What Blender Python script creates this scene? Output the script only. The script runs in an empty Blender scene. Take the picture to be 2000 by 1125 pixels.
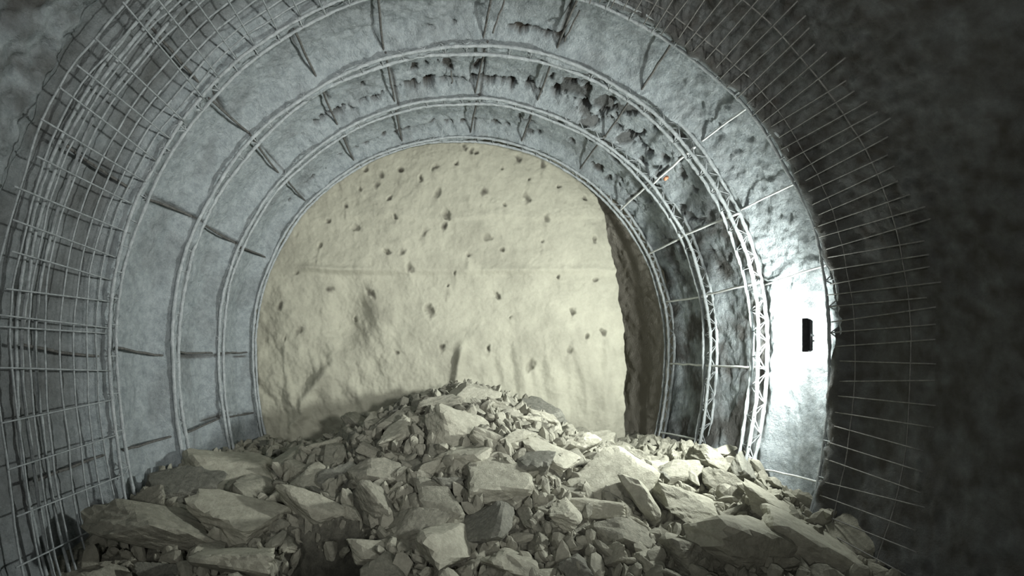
import bpy, bmesh, math, random
import numpy as np
from mathutils import Vector, Matrix, Euler
random.seed(7); np.random.seed(7)
CZ=1.7            # camera height above datum
CX,CC=0.31,0.12   # tunnel axis relative to the camera
LEG=1.42          # legs of the horseshoe run steeper than a circle
F=1000.0; VX,VY=860.0,690.0
YA,YB,YC,YD,YE=7.94,6.73,5.59,4.59,3.73
sc=bpy.context.scene
col=sc.collection
# ------------------------------------------------------------------ noise
def _h(ix,iy,s):
    n=(ix.astype(np.int64)*374761393+iy.astype(np.int64)*668265263+s*144269504)&0xffffffff
    n=((n^(n>>13))*1274126177)&0xffffffff
    return ((n^(n>>16))&0xffff)/65535.0
def vn(x,y,s=0):
    x=np.asarray(x,float);y=np.asarray(y,float)
    ix=np.floor(x);iy=np.floor(y);fx=x-ix;fy=y-iy
    fx=fx*fx*(3-2*fx);fy=fy*fy*(3-2*fy)
    a=_h(ix,iy,s);b=_h(ix+1,iy,s);c=_h(ix,iy+1,s);d=_h(ix+1,iy+1,s)
    return ((a*(1-fx)+b*fx)*(1-fy)+(c*(1-fx)+d*fx)*fy)*2-1
def fbm(x,y,s=0,o=4):
    t=0;a=1.0;n=0
    for k in range(o):
        an=.6+k*.9;c=math.cos(an)*2**k;d=math.sin(an)*2**k
        t=t+a*vn(x*c-y*d+k*13.7,x*d+y*c-k*7.1,s+k*17);n+=a;a*=.5
    return t/n
def ss(a,b,x):
    t=np.clip((x-a)/(b-a),0,1);return t*t*(3-2*t)
def win(a,b,w,x): return ss(a-w,a+w,x)*(1-ss(b-w,b+w,x))
def rad(x,z):
    dz=np.asarray(z,float)-CC
    return np.sqrt((np.asarray(x,float)-CX)**2+np.where(dz<0,dz/LEG,dz)**2)
# ------------------------------------------------------------------ materials
def mat(name,c1,c2,rough=.9,bump=.3,scale=8,dark=None,bscale=40,metal=0,detail=8,bdist=.02,spec=.12):
    m=bpy.data.materials.new(name);m.use_nodes=True
    N=m.node_tree.nodes;L=m.node_tree.links
    b=N["Principled BSDF"];b.inputs["Roughness"].default_value=rough
    b.inputs["Metallic"].default_value=metal
    b.inputs["Specular IOR Level"].default_value=spec
    tc=N.new("ShaderNodeTexCoord")
    n=N.new("ShaderNodeTexNoise");n.inputs["Scale"].default_value=scale;n.inputs["Detail"].default_value=detail;n.inputs["Roughness"].default_value=.78
    L.new(tc.outputs["Object"],n.inputs["Vector"])
    r=N.new("ShaderNodeValToRGB");r.color_ramp.elements[0].position=.36;r.color_ramp.elements[1].position=.64
    r.color_ramp.elements[0].color=(*c1,1);r.color_ramp.elements[1].color=(*c2,1)
    L.new(n.outputs["Fac"],r.inputs["Fac"])
    out=r.outputs["Color"]
    if dark:
        a=N.new("ShaderNodeAttribute");a.attribute_name="dark"
        mx=N.new("ShaderNodeMix");mx.data_type='RGBA'
        L.new(a.outputs["Fac"],mx.inputs[0]);L.new(out,mx.inputs[6]);mx.inputs[7].default_value=(*dark,1)
        out=mx.outputs[2]
    L.new(out,b.inputs["Base Color"])
    n2=N.new("ShaderNodeTexNoise");n2.inputs["Scale"].default_value=bscale;n2.inputs["Detail"].default_value=6;n2.inputs["Roughness"].default_value=.7
    L.new(tc.outputs["Object"],n2.inputs["Vector"])
    bp=N.new("ShaderNodeBump");bp.inputs["Strength"].default_value=bump;bp.inputs["Distance"].default_value=bdist
    L.new(n2.outputs["Fac"],bp.inputs["Height"]);L.new(bp.outputs["Normal"],b.inputs["Normal"])
    return m
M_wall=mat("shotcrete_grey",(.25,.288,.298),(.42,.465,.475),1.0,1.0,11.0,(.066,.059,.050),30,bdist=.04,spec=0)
N=M_wall.node_tree.nodes;Lk=M_wall.node_tree.links
pb=N["Principled BSDF"];prev=pb.inputs["Base Color"].links[0].from_socket
at=N.new("ShaderNodeAttribute");at.attribute_name="beige"
mx=N.new("ShaderNodeMix");mx.data_type='RGBA';Lk.new(at.outputs["Fac"],mx.inputs[0]);Lk.new(prev,mx.inputs[6]);mx.inputs[7].default_value=(.40,.38,.325,1);Lk.new(mx.outputs[2],pb.inputs["Base Color"])
M_face=mat("shotcrete_beige",(.305,.302,.242),(.38,.376,.302),1,.4,2.6,(.06,.055,.045),22,spec=0)
M_rock=[mat("rock_khaki",(.17,.168,.135),(.30,.296,.24),.9,.7,6,None,25),
        mat("rock_pale",(.24,.237,.19),(.37,.365,.295),.9,.6,5,None,22),
        mat("rock_grey",(.12,.122,.103),(.24,.24,.20),.9,.8,7,None,30)]
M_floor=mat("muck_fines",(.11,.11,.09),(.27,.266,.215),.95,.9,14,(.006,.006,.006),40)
M_steel=mat("dusty_steel",(.27,.30,.305),(.46,.495,.50),.9,.8,14,None,70,.0)
M_pale=mat("pale_dusty_steel",(.50,.52,.51),(.70,.73,.72),.8,.4,14,None,70,.0)
M_dark=mat("rusty_dark_bar",(.05,.05,.047),(.15,.15,.14),.8,.3,25,None,120)
M_mesh=mat("dusty_wire",(.17,.19,.19),(.34,.37,.375),.75,.3,18,None,120)
M_meshd=mat("shaded_wire",(.12,.12,.112),(.24,.24,.225),.75,.3,18,None,120)  # darker copy of the wire, right-hand shade put into its colour
M_black=mat("black_painted_metal",(.012,.012,.013),(.03,.03,.032),.5,.1,20,None,150)
M_orange=mat("orange_plastic",(.55,.25,.15),(.65,.33,.20),.6,.1,20,None,100)
mg=bpy.data.materials.new("lamp_glass");mg.use_nodes=True
b=mg.node_tree.nodes["Principled BSDF"];b.inputs["Base Color"].default_value=(.9,.95,.95,1);b.inputs["Emission Color"].default_value=(.93,1,.97,1);b.inputs["Emission Strength"].default_value=20
# ------------------------------------------------------------------ mesh utils
def mesh_obj(name,v,f,m,smooth=True,attr=None,attr2=None):
    v=np.asarray(v,dtype=np.float32)
    me=bpy.data.meshes.new(name)
    if isinstance(f,np.ndarray):
        nf=len(f);k=f.shape[1]
        me.vertices.add(len(v));me.vertices.foreach_set("co",v.ravel())
        me.loops.add(nf*k);me.loops.foreach_set("vertex_index",f.astype(np.int32).ravel())
        me.polygons.add(nf);me.polygons.foreach_set("loop_start",np.arange(0,nf*k,k,dtype=np.int32))
        me.update(calc_edges=True);me.validate()
    else:
        me.from_pydata([tuple(p) for p in v],[],f);me.update()
    me.polygons.foreach_set("use_smooth",[smooth]*len(me.polygons))
    for nm,at_ in (("dark",attr),("beige",attr2)):
        if at_ is not None:
            a=me.attributes.new(nm,'FLOAT','POINT');a.data.foreach_set("value",np.asarray(at_,dtype=np.float32).ravel())
    me.materials.append(m)
    o=bpy.data.objects.new(name,me);col.objects.link(o);return o
def grid_faces(nu,nv,keep=None):
    i,j=np.meshgrid(np.arange(nu-1),np.arange(nv-1),indexing='ij')
    a=(i*nv+j).ravel();f=np.stack([a,a+nv,a+nv+1,a+1],1)
    if keep is not None: f=f[keep.ravel()]
    return f
def tube(pts,r,sides=6,V=None,Fc=None,crust=0):
    if V is None: V=[];Fc=[]
    pts=[Vector(p) for p in pts];base=len(V);n=len(pts)
    up=None
    for i,p in enumerate(pts):
        t=(pts[min(i+1,n-1)]-pts[max(i-1,0)]).normalized()
        if up is None:
            up=t.orthogonal().normalized()
        up=(up-t*up.dot(t)).normalized();w=t.cross(up)
        for k in range(sides):
            a=2*math.pi*k/sides
            q=r*(1+crust*random.uniform(-.5,1)) if crust else r
            V.append(p+up*math.cos(a)*q+w*math.sin(a)*q)
    for i in range(n-1):
        for k in range(sides):
            k2=(k+1)%sides
            Fc.append((base+i*sides+k,base+i*sides+k2,base+(i+1)*sides+k2,base+(i+1)*sides+k))
    Fc.append(tuple(base+k for k in range(sides))[::-1]);Fc.append(tuple(base+(n-1)*sides+k for k in range(sides)))
    return V,Fc
def P(th,r,y): # degrees
    a=math.radians(th);s=math.sin(a)
    return Vector((CX+r*math.cos(a),y,CZ+CC+r*s*(LEG if s<0 else 1)))
def meta(o,label,cat,group=None):
    o["label"]=label;o["category"]=cat
    if group:o["group"]=group
# ------------------------------------------------------------------ tunnel lining
TIES=[192.5,181.4,156,137,120,106,87,73.3,56,40.6,26,11.6,-3.5,-16.5]
RIBS=[YA,YB,YC,YD]
def wall_fn(T,Y):
    S=np.radians(T)*3.3
    r=np.full_like(T,3.375)
    for a,b_ in ((YD,YC),(YC,YB),(YB,YA)):
        u=np.clip((Y-a)/(b_-a),0,1);r+=.03*np.sin(np.pi*u)
    rough=.60+.30*ss(140,70,T)
    near=(1-ss(4.5,4.6,Y))
    inz=near*ss(3.3,3.5,Y)
    rt=ss(80,55,T)
    r+=.050*fbm(S*1.1,Y*1.3,3,4)*rough*(1-.5*near)+.042*fbm(S*4.5,Y*4.5,11,4)*rough*(1-.5*near)+.028*fbm(S*14,Y*14,23,3)*(.7+.5*vn(S*1.3,Y*1.3,24))*(1-.4*inz*(1-rt))
    dark=np.clip(.6*fbm(S*2.6,Y*3.6,25,5)-.05,0,.20)
    for yr in RIBS:
        g=np.exp(-((Y-yr)/.14)**2)*(.92+.42*fbm(S*2.2,Y*0+yr,29,3))
        if yr==YD: r-=(.125+.03*rt)*g
        else: r-=.172*g*(.30+.70*ss(30,70,T))
    # wall keeps the smaller radius on the camera side of the fourth girder
    r-=.06*near*rt
    def gaps(t0,t1,t2,t3,y0,y1,w,fx_,fy_,sd,th,dep,dk,wob=0):
        nonlocal r,dark
        m=ss(t0,t1,T)*(1-ss(t2,t3,T))*win(y0,y1,w,Y+wob)
        n=fbm(S*fx_,Y*fy_,sd,4)
        h=ss(th,th+.09,n-(1-m)*.9);r=r+dep*h;dark=np.maximum(dark,h*dk);return m,n
    m,n=gaps(36,50,120,134,6.44,6.58,.08,11,6,31,-.13,.13,1,.03*vn(S*2.2,Y*0,5))
    r=r-.05*m*ss(-.13,-.38,n)
    gaps(45,60,110,128,6.05,6.44,.16,8,3.2,33,.22,.05,.9)
    gaps(64,76,96,110,5.36,5.44,.05,9,7,41,-.02,.07,1)
    gaps(20,50,130,150,7.64,7.76,.06,10,7,47,.08,.05,.9)
    gaps(8,22,70,95,5.7,7.8,.2,5.5,5.0,57,.22,.045,.7)
    for k,t in enumerate(TIES):
        d=(np.radians(T-t-1.0*vn(Y*1.1,Y*0+k*3.3,61)))*3.3
        w=.013+.011*vn(Y*3,Y*0+k,67)
        on=ss(-.15,.2,vn(Y*1.6+k*5.1,Y*0+k*2.2,71)+(.2 if t>80 else -.15))*win(4.62,7.85,.03,Y)
        if t<30: on=on*.5
        g=np.exp(-(d/np.maximum(w,.004))**2)*on
        r+=.04*g;dark=np.maximum(dark,g*.9)  # crack shade along the tie bars put into the wall colour
    for yr in RIBS:
        g=np.exp(-((Y-yr-.17-.02*vn(S*3,Y*0,77))/.018)**2)*ss(-.1,.3,fbm(S*1.6,Y*0+yr,79,2)+.1)
        r+=.04*g;dark=np.maximum(dark,g*.8)  # shadow line beside each girder, darkened into the wall colour
    # un-sprayed bay covered by wire mesh
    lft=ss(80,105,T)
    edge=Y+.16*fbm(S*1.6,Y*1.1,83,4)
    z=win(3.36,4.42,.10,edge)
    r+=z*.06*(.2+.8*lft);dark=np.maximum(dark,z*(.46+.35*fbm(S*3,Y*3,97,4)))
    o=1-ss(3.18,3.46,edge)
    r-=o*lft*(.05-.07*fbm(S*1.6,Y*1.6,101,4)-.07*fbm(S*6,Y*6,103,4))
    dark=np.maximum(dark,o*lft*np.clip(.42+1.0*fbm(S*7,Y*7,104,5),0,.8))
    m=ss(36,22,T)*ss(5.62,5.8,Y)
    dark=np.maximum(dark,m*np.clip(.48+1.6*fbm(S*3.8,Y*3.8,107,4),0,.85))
    m=ss(100,55,T)*(1-ss(4.56,4.68,Y+.05*fbm(S*3,Y*0,113,3)));dark=np.maximum(dark,m*np.clip(.80+.22*fbm(S*12,Y*12,111,4),0,.95))  # right wall behind the floodlight darkened in colour to stand for shade
    m=ss(60,85,T)*(1-ss(110,130,T))*(1-ss(4.9,5.5,Y));dark=np.maximum(dark,m*.2)
    z=ss(8.0,8.1,Y);r+=z*(.03*fbm(S*3,Y*3,109,4)+.02)-ss(95,60,T)*.17*np.clip(Y-8.02,0,3);dark=dark*(1-z)
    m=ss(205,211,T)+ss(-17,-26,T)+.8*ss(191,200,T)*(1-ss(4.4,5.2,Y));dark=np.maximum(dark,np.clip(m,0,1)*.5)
    return r,np.clip(dark,0,1),z
ys=np.concatenate([np.arange(-5,2.6,.14),np.arange(2.6,8.3,.016),np.arange(8.3,10.9,.05)])
def lining(name,t0,t1):
    ts=np.linspace(t0,t1,int((t1-t0)/.3)+1)
    T,Y=np.meshgrid(ts,ys,indexing='ij')
    r,d,bg=wall_fn(T,Y);a=np.radians(T);s=np.sin(a)
    V=np.stack([CX+r*np.cos(a),Y,CZ+CC+r*np.where(s<0,s*LEG,s)],-1).reshape(-1,3)
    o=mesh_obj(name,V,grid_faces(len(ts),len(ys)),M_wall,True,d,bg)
    o["kind"]="structure";return o
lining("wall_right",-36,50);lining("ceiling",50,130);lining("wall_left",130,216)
# ------------------------------------------------------------------ tunnel face
YF=8.12
def px2w(px,py,y): return ((px-VX)*y/F,(VY-py)*y/F)
holes=[(690,443,9),(735,360,6),(828,455,9),(872,420,12),(866,440,10),(953,462,8),(1030,385,8),(1068,427,8),(755,490,7),(785,490,7),(800,523,8),(722,572,9),(838,605,10),(583,645,9),(862,680,9),(953,680,6),(1035,715,9),(1110,685,8),(1120,610,8),(1180,650,7),(545,600,8),(578,532,7),(640,565,8),(665,338,6),(855,377,7),(945,372,8),(890,320,6),(920,295,7),(780,330,7),(745,340,7),(875,555,4),(970,575,5),(1095,540,4),(1060,320,7),(1010,310,6),(915,495,6),(1145,660,5),(980,330,5),(770,420,5),(705,370,5),(1035,350,4),(820,350,5),(775,690,6),(1090,365,4),(905,290,5),(930,297,5),(640,430,4),(1140,385,4),(690,620,4),(1060,470,4),(620,480,5),(890,530,5),(1165,545,5),(980,490,5),(675,400,6),(1000,620,4),(1160,470,5),(555,660,5),(760,385,5),(850,330,6),(710,330,5),(985,400,5)]
xs=np.arange(-3.4,4.2,.0135);zs=np.arange(-2.4,3.9,.0135)
X,Z=np.meshgrid(xs,zs,indexing='ij')
Yf=np.full_like(X,YF)
ledge=px2w(0,528,YF)[1]
Yf+=.08*fbm(X*.7,Z*.7,201,3)+.030*fbm(X*2.2,Z*2.2,203,4)+.010*fbm(X*8,Z*8,205,3)+.005*fbm(X*26,Z*26,206,2)
lz=ledge+.05*vn(X*1.3,X*0,207)
Yf+=.05*ss(lz+.05,lz-.06,Z)*win(-2.2,2.7,.3,X)-.025*np.exp(-((Z-lz-.04)/.05)**2)*(1+vn(X*2,X*0,209))
lz2=px2w(0,425,YF)[1]+.04*vn(X*1.1,X*0,208)
Yf+=.02*ss(lz2+.03,lz2-.05,Z)*win(-1.8,2.4,.3,X)
low=ss(.5,-.3,Z)
Yf-=.07*low*np.clip(fbm(X*3.2+.4*Z,Z*.8,211,3),0,1)*1.5
ll=ss(.0,-1.1,X)*ss(1.5,.5,Z);lb=fbm(X*2.2+.6*Z,Z*1.5,213,5);Yf-=ll*.10*lb
hx,hz=px2w(680,610,YF);Yf+=.10*np.exp(-(((X-hx)/.35)**2+((Z-hz)/.5)**2)**2)
hx,hz=px2w(900,700,YF);Yf-=.10*np.exp(-((X-hx-.15*(Z-hz)-.05*vn(Z*5,Z*0,216))/.07)**2)*win(hz-.7,hz+.2,.2,Z)
wgl=.12*vn(Z*3,Z*0,215)
hx,hz=px2w(620,750,YF);Yf-=.08*np.exp(-((X-hx-.6*(Z-hz)-wgl)/.10)**2)*win(hz-.6,hz+.25,.2,Z)
fd=np.zeros_like(X)
fd=np.maximum(fd,.30*ll*ss(.1,.45,lb))
wx=X+.05*fbm(X*9,Z*9,222,3);wz=Z+.05*fbm(X*9,Z*9,223,3)
for k,(a,b_,s) in enumerate(holes):
    hx,hz=px2w(a,b_,YF);rr=s*.0048
    ang=random.uniform(-.9,.9);el=random.uniform(1.0,1.9)
    dx=(wx-hx)*math.cos(ang)+(wz-hz)*math.sin(ang);dz=(-(wx-hx)*math.sin(ang)+(wz-hz)*math.cos(ang))/el
    d=np.sqrt(dx*dx+dz*dz)/rr*(1+.35*fbm(X*16,Z*16,221,2))
    Yf+=random.uniform(.03,.07)*ss(1.8,.2,d)
    fd=np.maximum(fd,ss(1.8,.0,d)*random.uniform(.55,.95))
    l_=random.uniform(.05,.3)
    run=np.exp(-((wx-hx+.1*(wz-hz))/.04)**2)*win(hz-l_,hz-.02,.06,Z)
    Yf-=.012*run;fd=np.maximum(fd,.12*run*random.random())
fd=np.maximum(fd,.18*ss(.05,.5,fbm(X*1.6,Z*1.6,225,4)))
# recess on one flank
xe_pts=np.array([(262,1100),(320,1140),(360,1162),(400,1180),(450,1192),(500,1204),(600,1220),(680,1227),(800,1226),(900,1224)],float)
zz=(VY-xe_pts[:,0])*YF/F;xx=(xe_pts[:,1]-VX)*YF/F
xe=np.interp(Z,zz[::-1],xx[::-1])+.05*fbm(Z*3,Z*0,231,4)
Yf+=.10*ss(xe-.35,xe-.05,X)*(.7+.4*fbm(X*5,Z*3,232,3))
st=ss(xe-.03,xe+.18,X+.03*fbm(X*6,Z*6,233,3));Yf+=1.6*st;fd=np.maximum(fd,.1*st)
kp=rad(X,Z)<3.62
keep=kp[:-1,:-1]|kp[1:,1:]
V=np.stack([X,Yf,Z+CZ],-1).reshape(-1,3)
o=mesh_obj("wall_front",V,grid_faces(len(xs),len(zs),keep),M_face,True,fd);o["kind"]="structure"
# ------------------------------------------------------------------ floor mound
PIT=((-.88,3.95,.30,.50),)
def fl(x,y):
    x=np.asarray(x,float);y=np.asarray(y,float)
    e=np.interp(y,[-5,2.5,3.4,4.6,5.6,7.9,11],[-1.92,-1.86,-1.74,-1.50,-1.42,-1.50,-1.5])
    h=.93*np.exp(-(np.abs((x-.36)/np.where(x>.36,1.38,1.6)))**2.3)*ss(3.2,7.0,y)*(1-.45*ss(7.4,8.2,y))
    z=e+h+.14*fbm(x*1.3,y*1.3,301,3)+.14*ss(2.2,3.1,np.abs(x-.31))*ss(4.0,5.0,y)
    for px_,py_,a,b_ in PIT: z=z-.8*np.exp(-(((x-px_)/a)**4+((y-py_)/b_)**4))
    return z
def inpit(x,y,g=0): return any(abs(x-p[0])<p[2]*.85+g and abs(y-p[1])<p[3]*.85+g for p in PIT)
fx=np.arange(-3.6,4.2,.03);fy=np.arange(-5,10.9,.03)
X,Y=np.meshgrid(fx,fy,indexing='ij')
Zf=fl(X,Y)+.05*fbm(X*5,Y*5,303,4)+.03*fbm(X*16,Y*16,305,3)
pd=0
for px_,py_,a,b_ in PIT: pd=pd+np.exp(-(((X-px_)/a/1.15)**4+((Y-py_)/b_/1.15)**4))  # deep shade of the pit blackened into the floor colour
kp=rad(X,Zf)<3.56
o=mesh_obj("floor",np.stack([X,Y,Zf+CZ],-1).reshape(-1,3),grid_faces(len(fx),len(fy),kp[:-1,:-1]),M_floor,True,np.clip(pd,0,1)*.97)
o["kind"]="structure"
# ------------------------------------------------------------------ rocks
def rock_mesh(name,seed,sub=4,noise=.05,elong=(1,.75,.55),sm=.35):
    rnd=random.Random(seed)
    bm=bmesh.new();bmesh.ops.create_icosphere(bm,subdivisions=sub,radius=1)
    planes=[]
    base=Euler((rnd.uniform(0,3),rnd.uniform(0,3),rnd.uniform(0,3))).to_matrix()
    if elong[2]<.62: base=Euler((rnd.uniform(-.25,.25),rnd.uniform(-.25,.25),rnd.uniform(0,3))).to_matrix()
    for ax in range(3):
        for sg in (1,-1):
            v=Vector((0,0,0));v[ax]=sg
            v=base@v+Vector((rnd.gauss(0,.25),rnd.gauss(0,.25),rnd.gauss(0,.25)))
            planes.append((v.normalized(),rnd.uniform(.36,.66)))
    for _ in range(rnd.randint(3,7)):
        n=Vector((rnd.gauss(0,1),rnd.gauss(0,1),rnd.gauss(0,1))).normalized();planes.append((n,rnd.uniform(.46,.76)))
    for v in bm.verts:
        d=v.co.normalized();t=1.0
        for n,s in planes:
            c=d.dot(n)
            if c>1e-4:t=min(t,s/c)
        v.co=d*t*1.22
    if sm: bmesh.ops.smooth_vert(bm,verts=bm.verts,factor=sm,use_axis_x=True,use_axis_y=True,use_axis_z=True)
    co=np.array([v.co[:] for v in bm.verts])
    dn=fbm(co[:,0]*2+seed,co[:,1]*2+co[:,2]*1.7,seed,4)*noise
    dn+=noise*.5*fbm(co[:,0]*8+seed,co[:,2]*8+co[:,1]*6,seed+5,3)
    for i,v in enumerate(bm.verts):
        v.co=v.co*(1+dn[i]);v.co=Vector((v.co.x*elong[0],v.co.y*elong[1],v.co.z*elong[2]))
    me=bpy.data.meshes.new(name);bm.to_mesh(me);bm.free()
    return me
rocks=[]
for k in range(32):
    me=rock_mesh("rock",500+k,4,.11,(1.3,random.uniform(.6,1.0),random.uniform(.34,.72)),.2)
    me.materials.append(M_rock[[0,1,0,1,2][k%5]]);rocks.append(me)
RL={"rock_khaki":"angular khaki blasted rock lying on the muck pile","rock_pale":"pale dusty angular rock on the muck pile","rock_grey":"dark grey angular blasted rock on the muck pile"}
placed=[]
def add_rock(x,y,s,big=False,k=None,rot=None,lift=.12,sx=1,sz=1):
    me=rocks[k if k is not None else random.randrange(len(rocks))]
    o=bpy.data.objects.new("rock",me);col.objects.link(o)
    z=float(fl(x,y))
    o.location=(x,y,CZ+z+s*lift);o.scale=(s*sx,s,s*sz)
    o.rotation_euler=rot or (random.uniform(-.2,.9),random.uniform(-.7,.7),random.uniform(0,6.28))
    lab=RL[me.materials[0].name]
    if big: lab="large "+lab
    meta(o,lab,"rock","blasted rocks of the muck pile");placed.append((x,y,s));return o
def march(px,py):
    for i in range(2000):
        y=2.5+i*.003;x,z=px2w(px,py,y)
        if z<=float(fl(x,y)): return x,y
    return None
key=[(465,1030,210,1,(.35,.1,.3)),(300,1070,230,2,(.1,.4,.5)),(455,1115,160,3,(.3,.3,2)),(550,908,120,1,None),(605,952,90,6,None),(980,958,130,3,(.5,0,.2)),(905,850,115,8,(.6,.4,0)),
(930,785,90,11,(.7,-.2,.4)),(1065,815,85,9,(.6,.3,0)),(1090,905,130,1,(.5,.2,.1)),(1200,955,160,8,(.5,-.4,.3)),(1165,870,80,16,None),(1110,1020,125,13,(.7,.2,1)),(1275,1000,110,11,(.2,1.0,.2)),
(1470,1075,270,18,(.3,.3,.2)),(1600,1080,180,3,(.3,.5,-.2)),(1350,1000,140,6,(.3,.2,1)),(1530,1005,140,1,(.4,.4,0)),(890,1085,150,16,(.6,.2,1)),(780,855,100,13,None),(700,835,90,2,None),
(740,935,120,10,(.4,.1,0)),(860,1000,110,7,None),(1340,938,85,7,None),(1430,955,100,10,None),(1690,1070,140,2,None),(440,935,160,8,(.2,.1,.2)),(330,965,150,4,(.2,0,.1)),(1230,1060,130,10,(.4,.3,0)),
(800,1050,110,5,None),(960,1040,120,9,None),(1020,860,100,13,None),(850,800,90,2,None),(655,900,90,10,None),(550,980,90,16,None),(1340,1090,150,15,None),(1000,1115,130,8,None),(960,870,100,18,None)]
for a,b_,w,k,rot in key:
    q=march(a,b_+w*.12)
    if q:
        s=w*.5*q[1]/F*1.1
        if inpit(q[0],q[1]+s*.3,.0): continue
        add_rock(q[0],q[1]+s*.3,s,w>125,k,rot,.2)
def inview(x,y,z,mx=2040,my=1190):
    px=VX+x/y*F;py=VY-z/y*F
    return -40<px<mx and py<my
tries=0
while len(placed)<299 and tries<90000:
    tries+=1
    y=3.3+4.6*random.random();x=random.uniform(-2.8,3.4)
    if inpit(x,y,.1): continue
    zz_=float(fl(x,y))
    if rad(x,zz_)>3.08 or not inview(x,y,zz_): continue
    s=random.choice([.12,.14,.17,.20,.24,.28] if tries<1300 else ([.10,.12,.14,.17] if tries<14000 else [.09,.10,.12]))
    if abs(x-.3)>1.6 and y<5.2: s*=1.3
    if y>6.4: s=min(s,.17)
    ok=True
    for a,b_,c in placed:
        if math.hypot(a-x,b_-y)<(c+s)*.50: ok=False;break
    if ok: add_rock(x,y,s,s>.24,lift=random.uniform(-.05,.3))
# small rubble : one heap
bases=[]
for k in range(16):
    me=rock_mesh("tmp",900+k,2,.04,(1.4,.8,.5),0)
    co_=np.array([v.co[:] for v in me.vertices]);fc=np.array([p.vertices[:] for p in me.polygons]);bases.append((co_,fc));bpy.data.meshes.remove(me)
VV=[];FF=[];off=0;cnt=0
while cnt<9500:
    y=random.uniform(3.1,7.95);x=random.uniform(-3.1,3.8);z_=float(fl(x,y))
    if rad(x,z_)>3.27: continue
    if inpit(x,y,.04) or not inview(x,y,z_): continue
    s=random.choice([.008,.010,.012,.015,.02,.025,.03,.04,.055,.07,.09,.11]);co_,fc=bases[random.randrange(16)]
    R=np.array(Euler((random.uniform(0,6),random.uniform(0,6),random.uniform(0,6))).to_matrix())
    VV.append(co_@R.T*s+np.array([x,y,CZ+z_+s*random.uniform(.0,.7)]));FF.append(fc+off);off+=len(co_);cnt+=1
o=mesh_obj("rock_rubble",np.concatenate(VV),np.concatenate(FF),M_rock[0],False)
o["kind"]="stuff";meta(o,"small broken rock chips filling gaps between boulders","rubble")
# ------------------------------------------------------------------ lattice girders
def pinch(gi,t): # small out-of-round of one girder on one side
    return .075*float(ss(65,15,t)) if gi==2 else 0.0
def arc(r,y,t0,t1,step=.8,jr=0.004,seed=0,gi=0):
    n=int((t1-t0)/step);out=[]
    for i in range(n+1):
        t=t0+(t1-t0)*i/n
        out.append(P(t,r-pinch(gi,t)+jr*float(vn(t*.12,seed*3.1,5)),y+jr*1.5*float(vn(t*.1,seed*2.3,9))))
    return out
girders=[(YA,-24,204,3.20,3.31,"dusty steel lattice girder arch against the tunnel face"),
         (YB,-23,203,3.20,3.33,"dusty steel lattice girder arch below ragged shotcrete holes"),
         (YC,-23,204,3.20,3.34,"pale steel lattice girder arch brightly lit by the floodlight"),
         (YD,-24,206,3.24,3.36,"half-buried steel lattice girder arch carrying the black floodlight"),
         (YE,108,210,3.29,3.40,"dusty steel girder arch half buried behind wire mesh")]
for gi,(y,t0,t1,ri,ro,lab) in enumerate(girders):
    root=bpy.data.objects.new("lattice_girder",None);col.objects.link(root);root.location=(CX,y,CZ+CC-1.6);meta(root,lab,"steel arch rib","lattice girder arches")
    parts=[];mm=M_mesh if gi==4 else M_steel
    for (r,dy) in ((ri,-.065),(ri,.065),(ro,.0)):
        V,Fc=tube(arc(r,y+dy,t0,t1,.8,.014,gi*7+int(dy*100),gi),(.017,.0165,.0165,.012,.010)[gi],8,crust=.5)
        parts.append(mesh_obj("chord_bar",V,Fc,mm))
    if gi<4:
        V,Fc=[],[]
        t=t0;step=4.2
        while t<t1-step:
            pc=pinch(gi,t)
            for s in (-1,1):
                tube([P(t,ri-pc,y+s*.065),P(t+step/2,ro-pc,y),P(t+step,ri-pc,y+s*.065)],.0065,5,V,Fc)
            tube([P(t,ri-pc,y-.075),P(t,ri-pc,y+.075)],.006,5,V,Fc)
            t+=step
        parts.append(mesh_obj("lacing_bars",V,Fc,mm))
    for p in parts:
        p.parent=root;p.matrix_parent_inverse=Matrix.Translation(-Vector(root.location))
# ------------------------------------------------------------------ tie bars between girders
for bi,(a,b_) in enumerate(((YA,YB),(YB,YC),(YC,YD),(YD,YE))):
    for ti,t in enumerate(TIES):
        if bi==3 and (t<130): continue
        if bi==2 and t==-3.5: continue
        jit=random.uniform(-.8,.8);r=3.262 if t>50 else 3.225
        if bi==3: r=3.30
        if bi==2 and t<50: r=3.335
        pts=[];y0=b_-.06 if bi!=2 else b_+.06;y1=a+.06
        for i in range(8):
            u=i/7;pts.append(P(t+jit*(u-.5)*1.6+random.uniform(-.08,.08),r+random.uniform(-.006,.006)+.055*math.sin(math.pi*u)*(t>50),y0+(y1-y0)*u))
        dk=t>50 
        V,Fc=tube(pts,(.0125 if dk else .0145) if not (bi==2 and t<50) else .010,7)
        o=mesh_obj("tie_bar",V,Fc,M_dark if dk else M_pale)
        meta(o,"dark rusty steel tie bar joining two girders" if dk else "dusty pale steel tie bar joining two girders","rebar","tie bars between the girders")
for (t,y,l) in ((84.5,4.95,.35),(72,4.95,.30),(93,6.3,.16)):
    pts=[P(t,3.36,y)];dd=random.uniform(-.3,.3)
    for i in range(1,7):
        pts.append(P(t+random.uniform(-.15,.15)+i*dd,3.36-.03*i*l*2.5,y+l*i/6))
    V,Fc=tube(pts,.009,6);o=mesh_obj("bent_wire",V,Fc,M_dark);meta(o,"thin dark bent wire dangling from the shotcrete crown","wire","dangling wires at the crown")
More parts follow.
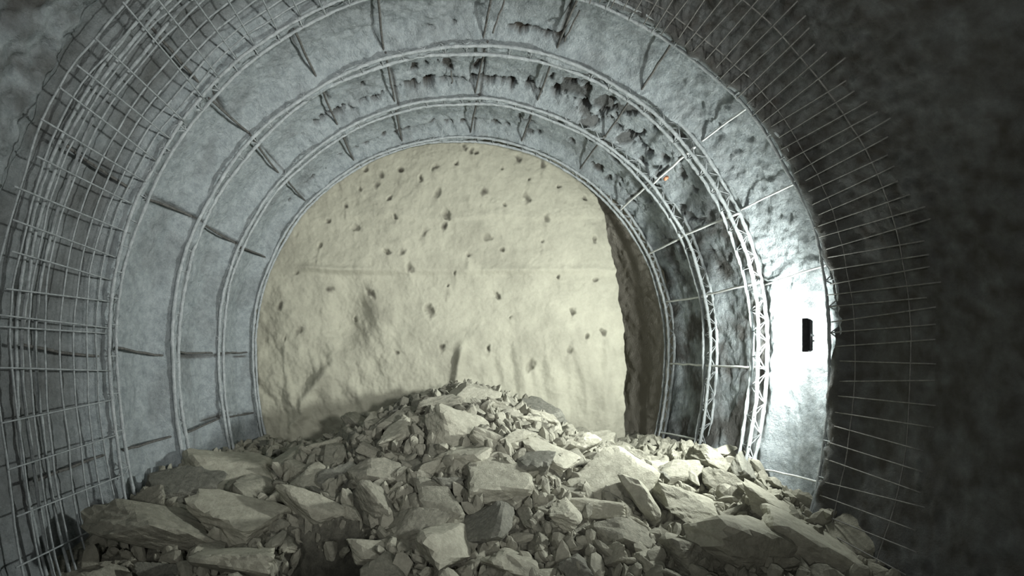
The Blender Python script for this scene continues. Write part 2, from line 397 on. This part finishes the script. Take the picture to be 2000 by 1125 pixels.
# ------------------------------------------------------------------ wire mesh panels
def mesh_panel(t0,t1,lab,m,left=True):
    V,Fc=[],[]
    R0=3.25 if left else 3.215
    def rr(t,y): return R0+.022*float(vn(t*.08,y*1.5,400))+.008*float(vn(t*.3,y*3,401))
    ylist=[3.38,3.52,3.66,3.80,3.95,4.10,4.24,4.38] if left else [3.85,4.36]
    for i,y in enumerate(ylist):
        pts=[];t=t0
        while t<=t1+.01:
            pts.append(P(t,rr(t,y),y+.022*float(vn(t*.1,i*3.3,402))));t+=2
        tube(pts,.0066 if left else .0042,5,V,Fc,crust=.3)
    t=t0+1
    ya=3.30 if left else 3.56
    while t<t1:
        dt=random.uniform(-.9,.9);yb=ya+random.uniform(0,.15);ye=4.60-random.uniform(0,.10)
        pts=[P(t+dt*(k/8-.5),rr(t,yb+(ye-yb)*k/8)-.012,yb+(ye-yb)*k/8) for k in range(9)]
        tube(pts,.0068 if left else .0056,5,V,Fc);t+=random.uniform(3.6,4.4) if left else 1.9
    o=mesh_obj("wire_mesh_panel",V,Fc,m);meta(o,lab,"wire mesh","welded wire mesh panels")
for t0,t1 in ((-30,6),(6,44),(44,82)): mesh_panel(t0,t1,"unlit shade-darkened welded wire mesh sheet along dark rock",M_meshd,False)
for t0,t1 in ((106,142),(142,178),(178,212)): mesh_panel(t0,t1,"dusty pale welded wire mesh sheet over bare rock",M_mesh)
# ------------------------------------------------------------------ floodlight
LY=4.82
lx,lz=px2w(1576,655,LY)
root=bpy.data.objects.new("floodlight",None);col.objects.link(root);root.location=(lx,LY,CZ+lz)
yaw=math.atan2(.74,.67)
root.rotation_euler=(0,0,yaw);meta(root,"black square LED floodlight bracketed to the tunnel wall","floodlight")
def boxes(name,bl,m,bev=.004):
    bm=bmesh.new()
    for (c,s) in bl:
        g=bmesh.ops.create_cube(bm,size=1)
        for v in g["verts"]: v.co=Vector((v.co.x*s[0]+c[0],v.co.y*s[1]+c[1],v.co.z*s[2]+c[2]))
    bmesh.ops.bevel(bm,geom=bm.edges[:],offset=bev,segments=2,affect='EDGES')
    me=bpy.data.meshes.new(name);bm.to_mesh(me);bm.free();me.materials.append(m)
    o=bpy.data.objects.new(name,me);col.objects.link(o);o.parent=root;return o
fins=[((-.10+.025*i,-.025,0),(.005,.02,.29)) for i in range(9)]
boxes("housing",[((0,0,0),(.27,.045,.31))]+fins,M_black)
boxes("glass_panel",[((0,.024,0),(.24,.004,.25))],mg,.001)
boxes("bracket",[((.138,0,-.02),(.005,.025,.16)),((-.138,0,-.02),(.005,.025,.16)),((0,-.038,0),(.28,.008,.02)),((.16,-.03,-.05),(.05,.02,.016))],M_black,.0015)
def lamp(name,kind,e,loc,size=.2,c_=(.97,1,.96)):
    L=bpy.data.lights.new(name,kind);L.energy=e;L.color=c_
    if kind=='AREA': L.shape='SQUARE';L.size=size
    else: L.shadow_soft_size=size
    lo=bpy.data.objects.new(name,L);col.objects.link(lo);lo.parent=root;lo.location=loc;return lo
lo=lamp("flood_beam",'AREA',255,(-.0,.035,0),.24);lo.rotation_euler=(math.radians(90),0,0)
lamp("added_spill",'POINT',80,(.07,.14,0),.08)  # extra point light, added to strengthen the glow on the wall
# orange cap on the lining
p=P(39.5,3.30,6.45)
V,Fc=tube([p,p+Vector((-.02,-.01,-.02)),p+Vector((-.035,-.015,-.03))],.024,10)
o=mesh_obj("marker_cap",V,Fc,M_orange);meta(o,"small orange plastic survey cap on the grey shotcrete","marker")
# ------------------------------------------------------------------ unseen fill lights added behind the viewer
def back(name,e,loc,tgt,spread,c_):
    L2=bpy.data.lights.new(name,'AREA');L2.shape='SQUARE';L2.size=.4;L2.energy=e;L2.color=c_;L2.spread=math.radians(spread)
    o2=bpy.data.objects.new(name,L2);col.objects.link(o2);o2.location=loc
    d=Vector(tgt)-o2.location;o2.rotation_euler=d.to_track_quat('-Z','Y').to_euler()
back("added_fill_right",62,(2.3,-1.5,CZ+.6),(-1.2,8,CZ+1.6),60,(1,1,.97))  # fill added to even out the face brightness
back("added_fill_left",54,(-.8,-1.2,CZ+.3),(1.0,8,CZ+2.4),130,(1,.99,.96))  # fill added near the camera to lift the whole scene
w=bpy.data.worlds.new("World");sc.world=w;w.use_nodes=True
w.node_tree.nodes["Background"].inputs[0].default_value=(.8,.9,1,1);w.node_tree.nodes["Background"].inputs[1].default_value=.03
# ------------------------------------------------------------------ camera
c=bpy.data.cameras.new("cam");c.sensor_width=36;c.lens=18;c.shift_x=.07;c.shift_y=.06375;c.clip_start=.02
co=bpy.data.objects.new("cam",c);col.objects.link(co);co.location=(0,0,CZ);co.rotation_euler=(math.radians(90),0,0)
sc.camera=co
try:
    sc.view_settings.view_transform='Standard'
except Exception: pass
